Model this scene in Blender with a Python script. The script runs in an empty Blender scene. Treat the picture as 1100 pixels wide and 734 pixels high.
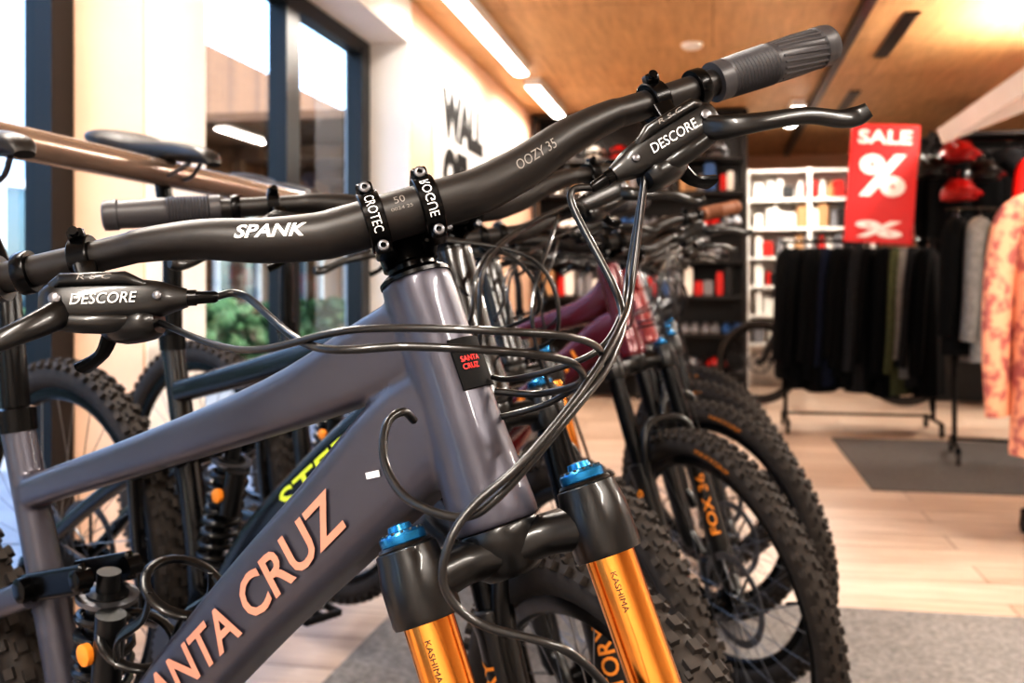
import bpy, bmesh, math, random
from mathutils import Vector, Matrix
random.seed(7)
V = Vector
pi = math.pi
rad = math.radians
scene = bpy.context.scene
COL = scene.collection

# ------------------------------------------------------------------ materials
def lin(c):
    def f(x):
        x /= 255.0
        return x/12.92 if x <= 0.04045 else ((x+0.055)/1.055)**2.4
    return (f(c[0]), f(c[1]), f(c[2]), 1.0)

def mat(name, rgb, rough=0.5, metal=0.0, noise=0.0, nscale=20, bump=0.0, bscale=200,
        coat=0.0, emis=None, estr=0.0, rgb2=None, spec=None):
    m = bpy.data.materials.new(name)
    m.use_nodes = True
    nt = m.node_tree
    b = nt.nodes['Principled BSDF']
    c = lin(rgb)
    b.inputs['Base Color'].default_value = c
    b.inputs['Roughness'].default_value = rough
    b.inputs['Metallic'].default_value = metal
    b.inputs['Coat Weight'].default_value = coat
    if spec is not None: b.inputs['Specular IOR Level'].default_value = spec
    tc = nt.nodes.new('ShaderNodeTexCoord')
    if noise > 0 or rgb2:
        n = nt.nodes.new('ShaderNodeTexNoise')
        n.inputs['Scale'].default_value = nscale
        n.inputs['Detail'].default_value = 5
        nt.links.new(tc.outputs['Object'], n.inputs['Vector'])
        r = nt.nodes.new('ShaderNodeValToRGB')
        r.color_ramp.elements[0].position = 0.35
        r.color_ramp.elements[1].position = 0.65
        if rgb2:
            c2 = lin(rgb2)
            r.color_ramp.elements[0].color = c
            r.color_ramp.elements[1].color = c2
            r.color_ramp.elements[0].position = 0.47
            r.color_ramp.elements[1].position = 0.60
        else:
            r.color_ramp.elements[0].color = (c[0]*(1-noise), c[1]*(1-noise), c[2]*(1-noise), 1)
            r.color_ramp.elements[1].color = (min(1, c[0]*(1+noise)), min(1, c[1]*(1+noise)), min(1, c[2]*(1+noise)), 1)
        nt.links.new(n.outputs['Fac'], r.inputs['Fac'])
        nt.links.new(r.outputs['Color'], b.inputs['Base Color'])
    if bump > 0:
        n2 = nt.nodes.new('ShaderNodeTexNoise')
        n2.inputs['Scale'].default_value = bscale
        nt.links.new(tc.outputs['Object'], n2.inputs['Vector'])
        bp = nt.nodes.new('ShaderNodeBump')
        bp.inputs['Strength'].default_value = bump
        bp.inputs['Distance'].default_value = 0.002
        nt.links.new(n2.outputs['Fac'], bp.inputs['Height'])
        nt.links.new(bp.outputs['Normal'], b.inputs['Normal'])
    if emis:
        b.inputs['Emission Color'].default_value = lin(emis)
        b.inputs['Emission Strength'].default_value = estr
    return m

def plank_mat(name, c1, c2, seam, bw, bh, rough=0.4, grain=(1, 14, 1), rot=0.0, seamw=0.004, dark=(.6, .55, .5)):
    m = bpy.data.materials.new(name)
    m.use_nodes = True
    nt = m.node_tree
    b = nt.nodes['Principled BSDF']
    b.inputs['Roughness'].default_value = rough
    tc = nt.nodes.new('ShaderNodeTexCoord')
    mp = nt.nodes.new('ShaderNodeMapping')
    mp.inputs['Rotation'].default_value = (0, 0, rot)
    nt.links.new(tc.outputs['Object'], mp.inputs['Vector'])
    br = nt.nodes.new('ShaderNodeTexBrick')
    br.inputs['Scale'].default_value = 1
    br.inputs['Brick Width'].default_value = bw
    br.inputs['Row Height'].default_value = bh
    br.inputs['Mortar Size'].default_value = seamw
    br.inputs['Color1'].default_value = lin(c1)
    br.inputs['Color2'].default_value = lin(c2)
    br.inputs['Mortar'].default_value = lin(seam)
    nt.links.new(mp.outputs['Vector'], br.inputs['Vector'])
    mp2 = nt.nodes.new('ShaderNodeMapping')
    mp2.inputs['Scale'].default_value = grain
    nt.links.new(mp.outputs['Vector'], mp2.inputs['Vector'])
    n = nt.nodes.new('ShaderNodeTexNoise')
    n.inputs['Scale'].default_value = 2.5
    n.inputs['Detail'].default_value = 8
    n.inputs['Roughness'].default_value = 0.65
    nt.links.new(mp2.outputs['Vector'], n.inputs['Vector'])
    r = nt.nodes.new('ShaderNodeValToRGB')
    r.color_ramp.elements[0].position = 0.3
    r.color_ramp.elements[0].color = (dark[0], dark[1], dark[2], 1)
    r.color_ramp.elements[1].position = 0.7
    r.color_ramp.elements[1].color = (1.0, 1.0, 1.0, 1)
    nt.links.new(n.outputs['Fac'], r.inputs['Fac'])
    mx = nt.nodes.new('ShaderNodeMix')
    mx.data_type = 'RGBA'
    mx.blend_type = 'MULTIPLY'
    mx.inputs[0].default_value = 0.8
    nt.links.new(br.outputs['Color'], mx.inputs[6])
    nt.links.new(r.outputs['Color'], mx.inputs[7])
    nt.links.new(mx.outputs[2], b.inputs['Base Color'])
    return m

M_frameA = mat('satin_slate_paint', (68, 67, 76), 0.36, 0.35, coat=0.2, noise=0.05, nscale=6)
M_black = mat('satin_black', (15, 15, 16), 0.32, 0.2, coat=0.2)
M_matte = mat('matte_black', (27, 24, 23), 0.42, bump=0.05)
M_flat = mat('flat_black_sticker', (14, 14, 15), 0.7, spec=.2)
M_anod = mat('anodised_black', (17, 17, 18), 0.25, 0.6)
M_rubber = mat('tyre_rubber', (46, 40, 36), 0.75, noise=0.2, nscale=60)
M_grip = mat('grip_rubber', (56, 55, 58), 0.42)
M_brown = mat('brown_rubber', (120, 78, 54), 0.6)
M_gold = mat('gold_anodised_stanchion', (212, 146, 76), 0.18, 1.0)
M_blue = mat('blue_anodised', (44, 118, 165), 0.25, 0.8)
M_chrome = mat('polished_steel', (200, 200, 202), 0.18, 1.0)
M_spoke = mat('spoke_steel', (120, 120, 122), 0.3, 0.9)
M_grey = mat('grey_alloy', (105, 105, 108), 0.35, 0.8)
M_white = mat('white_print', (235, 235, 232), 0.5)
M_greyprint = mat('grey_print', (125, 120, 116), 0.5)
M_copper = mat('copper_print', (204, 146, 122), 0.4, 0.2)
M_yell = mat('lime_print', (205, 220, 70), 0.5)
M_oran = mat('orange_print', (215, 135, 45), 0.5)
M_red = mat('red_print', (235, 36, 30), 0.4)
M_hose = mat('hose_black', (22, 22, 23), 0.3, coat=0.3)
M_frB = mat('black_frame_paint', (18, 18, 20), 0.25, 0.2, coat=0.4)
M_frC = mat('maroon_frame_paint', (84, 20, 30), 0.25, 0.3, coat=0.5)
M_frD = mat('grey_frame_paint', (120, 120, 124), 0.3, 0.4, coat=0.4)
M_frE = mat('dark_red_frame_paint', (110, 26, 26), 0.25, 0.3, coat=0.5)
M_tan = mat('bronze_rail_tube', (142, 124, 112), 0.26, 0.5, noise=0.06, nscale=9, coat=0.4)

# ------------------------------------------------------------------ mesh builder
def crom(pts, k, closed=False):
    n = len(pts)
    out = []
    rng = range(n) if closed else range(n-1)
    for i in rng:
        if closed:
            p0, p1, p2, p3 = pts[(i-1) % n], pts[i], pts[(i+1) % n], pts[(i+2) % n]
        else:
            p0, p1, p2, p3 = pts[max(i-1, 0)], pts[i], pts[i+1], pts[min(i+2, n-1)]
        for j in range(k):
            t = j/k
            out.append(tuple(0.5*((2*b)+(-a+c)*t+(2*a-5*b+4*c-d)*t*t+(-a+3*b-3*c+d)*t**3)
                             for a, b, c, d in zip(p0, p1, p2, p3)))
    if not closed:
        out.append(tuple(pts[-1]))
    return out

class MB:
    def __init__(s):
        s.v = []; s.f = []; s.m = []; s.M = Matrix()
    def add(s, vs, fs, mi=0):
        o = len(s.v)
        M = s.M
        s.v += [M @ V(p) for p in vs]
        s.f += [tuple(i+o for i in f) for f in fs]
        s.m += [mi]*len(fs)
    def rings(s, rings, mi, closed=False, caps=True):
        k = len(rings[0]); n = len(rings)
        vs = [p for r in rings for p in r]
        fs = []
        for i in range(n if closed else n-1):
            a = i*k; b = ((i+1) % n)*k
            for j in range(k):
                j2 = (j+1) % k
                fs.append((a+j, a+j2, b+j2, b+j))
        if caps and not closed:
            fs.append(tuple(range(k))[::-1])
            fs.append(tuple(range((n-1)*k, n*k)))
        s.add(vs, fs, mi)
    def tube(s, pts, r, mi=0, seg=12, n=2, up=None, closed=False, caps=True, sm=0):
        pts = [tuple(p) for p in pts]
        if not isinstance(r, list):
            r = [r]*len(pts)
        r = [x if isinstance(x, tuple) else (x, x) for x in r]
        cb = [p+q for p, q in zip(pts, r)]
        if sm:
            cb = crom(cb, sm, closed)
        P = [V(c[:3]) for c in cb]; R = [c[3:5] for c in cb]
        N = len(P)
        T = []
        for i in range(N):
            if closed:
                t = P[(i+1) % N]-P[(i-1) % N]
            else:
                t = P[min(i+1, N-1)]-P[max(i-1, 0)]
            if t.length < 1e-9:
                t = V((0, 0, 1))
            T.append(t.normalized())
        rings = []
        side = None
        for i in range(N):
            t = T[i]
            if up is not None:
                sd = t.cross(V(up))
                if sd.length < 1e-5:
                    sd = side if side else t.orthogonal()
                side = sd.normalized()
            else:
                if side is None:
                    side = t.orthogonal().normalized()
                else:
                    side = (side - t*side.dot(t)).normalized()
            b = side.cross(t)
            a_, b_ = R[i]
            ring = []
            for j in range(seg):
                an = 2*pi*(j+0.5)/seg
                c, d = math.cos(an), math.sin(an)
                if n != 2:
                    c = math.copysign(abs(c)**(2/n), c); d = math.copysign(abs(d)**(2/n), d)
                ring.append(P[i]+side*(a_*c)+b*(b_*d))
            rings.append(ring)
        s.rings(rings, mi, closed, caps)
    def lathe(s, o, d, prof, mi=0, seg=20):
        o = V(o); d = V(d).normalized()
        a = d.orthogonal().normalized(); b = d.cross(a)
        rings = []
        for t, r in prof:
            r = max(r, 1e-5)
            rings.append([o+d*t+a*(r*math.cos(2*pi*j/seg))+b*(r*math.sin(2*pi*j/seg)) for j in range(seg)])
        s.rings(rings, mi)
    def box(s, c, size, mi=0, R=None):
        c = V(c); hx, hy, hz = size[0]/2, size[1]/2, size[2]/2
        vs = [V((x, y, z)) for x in (-hx, hx) for y in (-hy, hy) for z in (-hz, hz)]
        if R is not None:
            vs = [R @ p for p in vs]
        vs = [p+c for p in vs]
        s.add(vs, [(0, 1, 3, 2), (4, 6, 7, 5), (0, 4, 5, 1), (2, 3, 7, 6), (0, 2, 6, 4), (1, 5, 7, 3)], mi)
    def rbox(s, p0, p1, w, h, mi=0, up=(0, 0, 1), bev=0.25, seg=16, n=5):
        p0 = V(p0); p1 = V(p1); L = (p1-p0).length; d = (p1-p0).normalized()
        b = bev*min(w, h)/2
        b = min(b, L*0.4)
        s.tube([p0, p0+d*b, p1-d*b, p1], [(w/2-b, h/2-b), (w/2, h/2), (w/2, h/2), (w/2-b, h/2-b)], mi, seg, n, up)
    def ell(s, c, r, mi=0, seg=16, rg=10, R=None, lo=-1.0):
        c = V(c); rings = []
        for i in range(rg+1):
            a = -pi/2+pi*i/rg
            z = math.sin(a)
            if z < lo: z = lo
            q = max(math.cos(a), 1e-3)
            ring = []
            for j in range(seg):
                p = V((r[0]*q*math.cos(2*pi*j/seg), r[1]*q*math.sin(2*pi*j/seg), r[2]*z))
                if R is not None: p = R @ p
                ring.append(p+c)
            rings.append(ring)
        s.rings(rings, mi)
    def obj(s, name, mats, parent=None, smooth=True, angle=38):
        me = bpy.data.meshes.new(name)
        me.from_pydata([tuple(p) for p in s.v], [], s.f)
        for m in mats: me.materials.append(m)
        me.polygons.foreach_set('material_index', s.m)
        bm = bmesh.new(); bm.from_mesh(me)
        bmesh.ops.recalc_face_normals(bm, faces=bm.faces)
        bm.to_mesh(me); bm.free()
        if smooth:
            me.polygons.foreach_set('use_smooth', [True]*len(me.polygons))
            me.set_sharp_from_angle(angle=rad(angle))
        ob = bpy.data.objects.new(name, me)
        COL.objects.link(ob)
        if parent: ob.parent = parent
        return ob

def empty(name, M=None):
    e = bpy.data.objects.new(name, None)
    e.empty_display_size = 0.1
    COL.objects.link(e)
    if M is not None: e.matrix_world = M
    return e

def text_mesh(mb, body, width, height, mapper, mi=0, shear=0.0, offset=0.012, step=None):
    cu = bpy.data.curves.new('tmp', 'FONT')
    cu.body = body; cu.size = 1; cu.shear = shear; cu.offset = offset; cu.resolution_u = 3
    ob = bpy.data.objects.new('tmp', cu)
    COL.objects.link(ob)
    dg = bpy.context.evaluated_depsgraph_get()
    me = bpy.data.meshes.new_from_object(ob.evaluated_get(dg))
    bpy.data.objects.remove(ob); bpy.data.curves.remove(cu)
    bm = bmesh.new(); bm.from_mesh(me)
    xs = [v.co.x for v in bm.verts]; ys = [v.co.y for v in bm.verts]
    x0, x1, y0, y1 = min(xs), max(xs), min(ys), max(ys)
    for v in bm.verts:
        v.co = V(((v.co.x-(x0+x1)/2)/(x1-x0)*width, (v.co.y-(y0+y1)/2)/(y1-y0)*height, 0))
    if step:
        k = int(height/step)
        for i in range(-k//2-1, k//2+2):
            bmesh.ops.bisect_plane(bm, geom=bm.verts[:]+bm.edges[:]+bm.faces[:], plane_co=(0, i*step, 0), plane_no=(0, 1, 0))
    bm.verts.index_update()
    vs = [mapper(v.co.x, v.co.y) for v in bm.verts]
    fs = [tuple(v.index for v in f.verts) for f in bm.faces]
    bm.free(); bpy.data.meshes.remove(me)
    mb.add(vs, fs, mi)

def plane_map(c, right, up):
    c = V(c); right = V(right).normalized(); up = V(up).normalized()
    return lambda u, v: c+right*u+up*v

def cyl_map(c, axis, out, r):
    c = V(c); axis = V(axis).normalized(); out = V(out); out = (out-axis*out.dot(axis)).normalized()
    upv = out.cross(axis)
    def f(u, v):
        a = v/r
        return c+axis*u+(out*math.cos(a)+upv*math.sin(a))*r
    return f

# ------------------------------------------------------------------ wheel mesh (shared)
def circ(r, n, y=0):
    return [(r*math.cos(2*pi*i/n), y, r*math.sin(2*pi*i/n)) for i in range(n)]

def make_wheel(name, front=True, label=None):
    mb = MB()
    mb.tube(circ(0.340, 72), [(0.0255, 0.0255)]*72, 0, 14, 2.2, up=(0, 1, 0), closed=True)
    N = 72
    for i in range(N):
        a = 2*pi*i/N
        for (yy, rr, tilt, sx, sy, sz, da) in ((0.0075, 0.3655, 0.12, 0.013, 0.0105, 0.011, 0), (-0.0075, 0.3655, -0.12, 0.013, 0.0105, 0.011, 0.5),
                                               (0.0215, 0.357, 0.85, 0.012, 0.010, 0.013, 0.25), (-0.0215, 0.357, -0.85, 0.012, 0.010, 0.013, 0.75),
                                               (0.0150, 0.3640, 0.45, 0.007, 0.005, 0.007, 0.75), (-0.0150, 0.3640, -0.45, 0.007, 0.005, 0.007, 0.25)):
            an = a+da*2*pi/N
            R = Matrix.Rotation(-an, 3, 'Y')
            T = Matrix.Rotation(tilt, 3, 'Z')
            mb.box((rr*math.cos(an), yy, rr*math.sin(an)), (sz, sy, sx), 0, R @ T)
    mb.tube(circ(0.308, 64), [(0.0145, 0.011)]*64, 1, 10, 3, up=(0, 1, 0), closed=True)
    for i in range(32):
        a = 2*pi*i/32
        sgn = 1 if i % 2 else -1
        lean = 0.5 if (i//2) % 2 else -0.5
        p0 = (0.300*math.cos(a), 0, 0.300*math.sin(a))
        p1 = (0.024*math.cos(a+lean*2.4), 0.026*sgn, 0.024*math.sin(a+lean*2.4))
        mb.tube([p0, p1], 0.0011, 2, 4)
    mb.lathe((0, -0.055, 0), (0, 1, 0), [(0, 0.008), (0, 0.014), (0.015, 0.016), (0.02, 0.026), (0.03, 0.028), (0.034, 0.016),
                                      (0.075, 0.016), (0.079, 0.028), (0.089, 0.028), (0.092, 0.016), (0.11, 0.012), (0.11, 0.008)], 1, 20)
    ring = []
    for r_, y_ in ((0.1, 0.045), (0.084, 0.045), (0.084, 0.047), (0.1, 0.047)):
        ring.append([(r_*math.cos(2*pi*j/48), y_, r_*math.sin(2*pi*j/48)) for j in range(48)])
    mb.rings(ring, 3, closed=True)
    for i in range(6):
        a = 2*pi*i/6
        mb.tube([(0.022*math.cos(a), 0.046, 0.022*math.sin(a)), (0.086*math.cos(a+0.5), 0.046, 0.086*math.sin(a+0.5))], 0.003, 3, 6)
    mb.tube([(0.30, 0, 0), (0.25, 0, 0)], 0.003, 1, 8)
    if label:
        for k in range(2):
            a0 = k*pi+1.0
            def mp(u, v, a0=a0):
                rr = 0.338+v
                return V((rr*math.cos(a0-u/0.338), -0.0262, rr*math.sin(a0-u/0.338)))
            text_mesh(mb, 'MAXXGRIP', 0.11, 0.011, mp, 4, offset=0.0)
    if not front:
        prof = [(0, 0.02)]
        for i, r_ in enumerate((0.024, 0.028, 0.032, 0.037, 0.043, 0.050, 0.058, 0.066, 0.076, 0.088)):
            prof += [(i*0.0036, r_), (i*0.0036+0.0018, r_), (i*0.0036+0.0018, r_-0.008), (i*0.0036+0.0036, r_-0.008)]
        mb.lathe((0, -0.057, 0), (0, 1, 0), prof, 3, 36)
    me = mb.obj(name, [M_rubber, M_anod, M_spoke, M_grey, M_oran])
    data = me.data
    bpy.data.objects.remove(me)
    return data

WF = make_wheel('front_wheel_mesh', True, True)
WR = make_wheel('rear_wheel_mesh', False)

# ------------------------------------------------------------------ bike
def bike(name, barxy, yaw, pitch, roll, steer, fm, hero=False, gripm=None, fork_gold=False, forklabel=None,
         label=None, labelm=None, saddle_h=1.03, crank=-20, bz=.775, sx=-.22, cr=0.0):
    R = Matrix.Rotation(rad(yaw), 4, 'Z') @ Matrix.Rotation(rad(roll), 4, 'X') @ Matrix.Rotation(rad(pitch), 4, 'Y')
    O = V((.760, 0, .351)); n = V((.9063, 0, .4226)); u = V((-.4226, 0, .9063))
    B = Matrix(((n.x, 0, u.x, O.x), (0, 1, 0, 0), (n.z, 0, u.z, O.z), (0, 0, 0, 1)))
    F = B @ Matrix.Rotation(rad(steer), 4, 'Z')
    bar = R @ (F @ V((.045, 0, bz))); axl = R @ (F @ V((.044, 0, 0)))
    M = Matrix.Translation((barxy[0]-bar.x, barxy[1]-bar.y, .380-axl.z)) @ R
    root = empty(name, M)
    def ax(fz, fx=0): return B @ V((fx, 0, fz))
    G = gripm or M_grip
    HT = bz-.038   # head tube top
    # ---- frame
    fr = MB()
    fr.tube([ax(.546+cr), ax(.556+cr), ax(.60), ax(.66), ax(HT-.012), ax(HT)],
            [(.031, .031), (.032, .033), (.0285, .030), (.0265, .028), (.0275, .0275), (.0265, .0265)], 0, 28, sm=4, up=(1, 0, 0))
    fr.tube([ax(HT-.040, .010), (.42, 0, .948), (.30, 0, .895), (.1, 0, .822), (-.06, 0, .766), (-.125, 0, .742)],
            [(.022, .033), (.0235, .0325), (.021, .0245), (.0175, .0195), (.017, .018), (.017, .018)], 0, 32, 3.6, up=(0, 0, 1), sm=5)
    fr.tube([ax(.622, .012), (.455, 0, .885), (.37, 0, .806), (.25, 0, .694), (.12, 0, .556), (.035, 0, .41), (0, 0, .355)],
            [(.024, .038), (.0275, .044), (.027, .041), (.027, .038), (.027, .036), (.027, .034), (.03, .03)], 0, 36, 4.2, up=(0, 0, 1), sm=5)
    fr.tube([(0, 0, .345), (-.02, 0, .45), (-.075, 0, .62), (-.125, 0, .76), (-.15, 0, .83)],
            [.026, .022, .020, .0185, .0185], 0, 20, sm=4)
    fr.lathe((0, -.045, .345), (0, 1, 0), [(0, .022), (.0, .026), (.09, .026), (.09, .022)], 0, 24)
    fob = fr.obj('frame', [fm], root)
    if hero:
        md = fob.modifiers.new('union', 'REMESH'); md.mode = 'VOXEL'; md.voxel_size = 0.0024; md.use_smooth_shade = True
        ms = fob.modifiers.new('soften', 'SMOOTH'); ms.factor = 0.5; ms.iterations = 10
    sw = MB()
    for s in (1, -1):
        sw.tube([(.0, s*.03, .40), (-.10, s*.045, .385), (-.25, s*.055, .375), (-.44, s*.068, .372)],
                [(.009, .018), (.010, .016), (.009, .014), (.008, .014)], 0, 14, 3, up=(0, 0, 1), sm=4)
        sw.tube([(-.44, s*.068, .375), (-.30, s*.058, .50), (-.16, s*.045, .605), (-.06, s*.034, .655)],
                [(.008, .012), (.009, .013), (.010, .014), (.011, .016)], 0, 14, 3, up=(0, 0, 1), sm=4)
        sw.tube([(-.16, s*.045, .60), (-.13, s*.045, .48), (-.10, s*.045, .385)], [(.012, .009)]*3, 0, 12, 3, up=(1, 0, 0), sm=3)
        sw.lathe((-.44, s*.062, .372), (0, s, 0), [(0, .018), (.014, .018), (.016, .012), (.02, .008)], 1, 16)
        sw.rbox((-.075, s*.030, .655), (.035, s*.026, .69), .010, .030, 1, bev=.5)
        sw.lathe((-.06, s*.028, .66), (0, s, 0), [(0, .013), (.018, .013), (.020, .008)], 1, 16)
        sw.lathe((.03, s*.02, .688), (0, s, 0), [(0, .011), (.016, .011), (.018, .007)], 1, 16)
        sw.rbox((.0, s*.032, .40), (.02, s*.028, .46), .010, .03, 1, bev=.5)
    sw.obj('swingarm', [fm, M_anod], root)
    # shock
    sk = MB()
    a = V((.035, 0, .690)); b = V((.005, 0, .47)); d = (b-a).normalized(); L = (b-a).length
    sk.lathe(a, d, [(0, .012), (.02, .012), (.022, .021), (.11, .021), (.115, .012), (L, .012)], 0, 20)
    coil = []
    ca = d.orthogonal().normalized(); cb2 = d.cross(ca)
    for i in range(110):
        t = i/109; an = t*2*pi*8
        coil.append(a+d*(.03+t*.155)+(ca*math.cos(an)+cb2*math.sin(an))*.027)
    sk.tube(coil, .0048, 0, 8)
    sk.lathe(a+d*.024, d, [(0, .020), (.0, .031), (.005, .031), (.005, .020)], 3, 24)
    sk.lathe(a+d*.190, d, [(0, .020), (.0, .031), (.005, .031), (.005, .020)], 3, 24)
    sk.lathe(a+V((0.035, -.02, -.03)), d, [(0, .006), (0, .015), (.07, .015), (.075, .008)], 0, 16)
    sk.lathe(a+V((0.035, -.02, -.042)), d, [(0, .004), (0, .012), (.010, .013), (.014, .013)], 1, 16)
    sk.lathe(a+V((0.018, -.034, -.07)), (0, -1, 0), [(0, .011), (.007, .011), (.009, .006)], 2, 16)
    sk.obj('shock', [M_black, M_blue, M_oran, M_grey], root)
    # saddle
    sd = MB()
    sz = saddle_h
    sd.tube([(-.145, 0, .815), (-.165, 0, sz-.16), (sx+.01, 0, sz-.04)], [.0155, .0155, .013], 1, 16)
    sd.lathe((-.1435, 0, .81), (-.22, 0, .97), [(0, .021), (.025, .022), (.028, .017)], 1, 18)
    sd.tube([(sx+.15, 0, sz-.012), (sx+.13, 0, sz), (sx+.05, 0, sz+.004), (sx-.03, 0, sz+.004), (sx-.09, 0, sz+.012), (sx-.125, 0, sz+.018), (sx-.135, 0, sz+.014)],
            [(.012, .006), (.020, .012), (.024, .016), (.043, .018), (.068, .020), (.066, .016), (.04, .008)], 0, 20, 2.4, up=(0, 0, 1), sm=4)
    for s in (1, -1):
        sd.tube([(sx+.10, s*.010, sz-.012), (sx+.05, s*.022, sz-.038), (sx-.04, s*.022, sz-.038), (sx-.10, s*.035, sz-.005)], .0035, 2, 8, sm=4)
    sd.rbox((sx-.025, 0, sz-.04), (sx+.035, 0, sz-.038), .05, .018, 1, bev=.5)
    sd.obj('saddle', [M_matte, M_anod, M_grey], root)
    # wheels
    w = bpy.data.objects.new('rear_wheel', WR); COL.objects.link(w); w.parent = root
    w.matrix_local = Matrix.Translation((-.44, 0, .372))
    w = bpy.data.objects.new('front_wheel', WF); COL.objects.link(w); w.parent = root
    w.matrix_local = F @ Matrix.Translation((.044, 0, 0)) @ Matrix.Rotation(rad(40*steer), 4, 'Y')
    # drivetrain
    dt = MB()
    cx, cz = 0, .345
    ringv = []
    for (r0, yy) in ((0, -.047), (0, -.051)):
        pts = []
        for j in range(128):
            a_ = 2*pi*j/128
            rr = .068 if j % 4 < 2 else .0645
            pts.append((cx+rr*math.cos(a_), yy, cz+rr*math.sin(a_)))
        ringv.append(pts)
    dt.rings(ringv, 1)
    for k, s in ((0, -1), (180, 1)):
        an = rad(crank+k)
        dx, dz = math.cos(an), math.sin(an)
        y0 = s*.062
        dt.tube([(cx-.01*dx, y0, cz-.01*dz), (cx+.08*dx, y0+s*.006, cz+.08*dz), (cx+.17*dx, y0+s*.012, cz+.17*dz)],
                [(.008, .020), (.007, .014), (.008, .015)], 0, 16, 3, up=(-dz, 0, dx), sm=3)
        px, pz = cx+.17*dx, cz+.17*dz
        dt.lathe((px, y0+s*.01, pz), (0, s, 0), [(0, .007), (.1, .006)], 1, 12)
        yc = y0+s*.065
        for q in (-.045, .045):
            dt.box((px+q, yc, pz), (.010, .09, .012), 0)
        for q in (-.042, 0, .042):
            dt.box((px, yc+q, pz), (.095, .009, .012), 0)
        for q in (-.045, .045):
            for q2 in (-.035, 0, .035):
                dt.lathe((px+q, yc+q2, pz-.009), (0, 0, 1), [(0, .002), (.018, .002)], 1, 6)
    dt.lathe((cx, -.07, cz), (0, 1, 0), [(0, .012), (.002, .016), (.14, .016), (.14, .01)], 1, 18)
    dt.rbox((-.445, -.062, .35), (-.455, -.066, .27), .014, .03, 0, up=(1, 0, 0))
    dt.rbox((-.455, -.058, .275), (-.40, -.055, .19), .006, .035, 0, up=(1, 0, 0), bev=.5)
    for c in ((-.44, -.05, .255), (-.405, -.05, .20)):
        dt.lathe((c[0], c[1]-.003, c[2]), (0, 1, 0), [(0, .018), (.005, .018)], 1, 20)
    path = []
    for i in range(13):
        a_ = rad(90-i*15); path.append(V((cx+.069*math.cos(a_), -.049, cz+.069*math.sin(a_))))
    path += [V((-.385, -.05, .193)), V((-.405, -.05, .18)), V((-.425, -.05, .20)), V((-.42, -.05, .25)), V((-.435, -.05, .275)), V((-.40, -.05, .335)), V((-.405, -.046, .40)), V((-.44, -.044, .426)), V((0, -.049, .414))]
    L = [0]
    for i in range(1, len(path)): L.append(L[-1]+(path[i]-path[i-1]).length)
    step = .0127; nn = int(L[-1]/step); j = 0
    for i in range(nn):
        t = i*step
        while j < len(L)-2 and L[j+1] < t: j += 1
        q = (t-L[j])/max(L[j+1]-L[j], 1e-6)
        p = path[j].lerp(path[j+1], q); dd = (path[j+1]-path[j]).normalized()
        Rr = V((1, 0, 0)).rotation_difference(dd).to_matrix()
        dt.box(p, (.0105, .0065 if i % 2 else .0045, .0075), 2, Rr)
    dt.obj('drivetrain', [M_black, M_grey, M_spoke], root)
    # ---- fork
    fk = MB(); fk.M = F
    ST = 1 if fork_gold else 3
    fk.lathe((0, 0, .51+cr), (0, 0, 1), [(0, .018), (0.005, .024), (.025, .030), (.034, .031), (.036, .030), (.036, .016), (.24, .0145), (.27-cr, .0145)], 0, 32)
    for s in (1, -1):
        fk.tube([(0, 0, .527+cr), (.006, s*.03, .530+cr), (.014, s*.05, .528+cr), (.02, s*.067, .526+cr)], [(.026, .015), (.022, .015), (.021, .016), (.022, .018)], 0, 20, 2.6, up=(0, 0, 1), sm=4)
        c = (.02, s*.067, .0)
        fk.lathe((c[0], c[1], .503+cr), (0, 0, 1), [(0, .019), (0, .0235), (.003, .0245), (.032, .0245), (.042, .0225), (.050, .0215), (.051, .020)], 0, 32)
        fk.lathe((c[0], c[1], .553+cr), (0, 0, 1), [(0, .019), (.002, .0195), (.004, .018)], 0, 32)
        fk.lathe((c[0], c[1], .557+cr), (0, 0, 1), [(0, .0160), (.001, .0165), (.006, .0165), (.008, .0145), (.009, .011), (.009, .009), (.013, .008), (.014, .002)], 2, 32)
        for k in range(14):
            a_ = 2*pi*k/14
            fk.lathe((c[0]+.0138*math.cos(a_), c[1]+.0138*math.sin(a_), .563+cr), (0, 0, 1), [(0, .0017), (.0028, .0014)], 0, 8)
        fk.lathe((c[0], c[1], .30), (0, 0, 1), [(0, .018), (.205+cr, .018)], ST, 32)
        fk.lathe((c[0], c[1], .03), (0, 0, 1), [(-.02, .012), (0, .020), (.05, .023), (.26, .0235), (.275, .026), (.285, .026), (.288, .022)], 0, 28)
        fk.tube([(c[0], c[1], .045), (.036, s*.062, .015), (.044, s*.060, -.012)], [(.018, .02), (.012, .018), (.012, .016)], 0, 14, 2.5, up=(1, 0, 0), sm=3)
        fk.tube([(.028, s*.066, .28), (.046, s*.064, .33), (.052, s*.052, .375), (.050, s*.028, .394), (.050, 0, .398)], [(.010, .014), (.010, .012), (.009, .010), (.009, .009), (.009, .009)], 0, 14, 2.6, up=(1, 0, 0), sm=4)
    fk.lathe((.044, -.075, 0), (0, 1, 0), [(0, .008), (.15, .008)], 3, 14)
    fk.rbox((-.03, .062, .09), (-.05, .060, .03), .035, .035, 0, bev=.4)
    if forklabel:
        for s in (-1,):
            text_mesh(fk, forklabel, .13, .022, cyl_map((.02, s*.067, .20), (0, 0, 1), (.2, s, 0), .0243), 4, offset=.02, step=.003)
            text_mesh(fk, forklabel, .13, .022, cyl_map((.02, .067, .20), (0, 0, 1), (.9, -.6, 0), .0243), 4, offset=.02, step=.003)
    if hero:
        for s in (-1, 1):
            text_mesh(fk, 'KASHIMA', .028, .0042, cyl_map((.02, s*.067, .465), (0, 0, -1), (1, -.3, 0), .0182), 0, offset=.0, step=.002)
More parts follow.
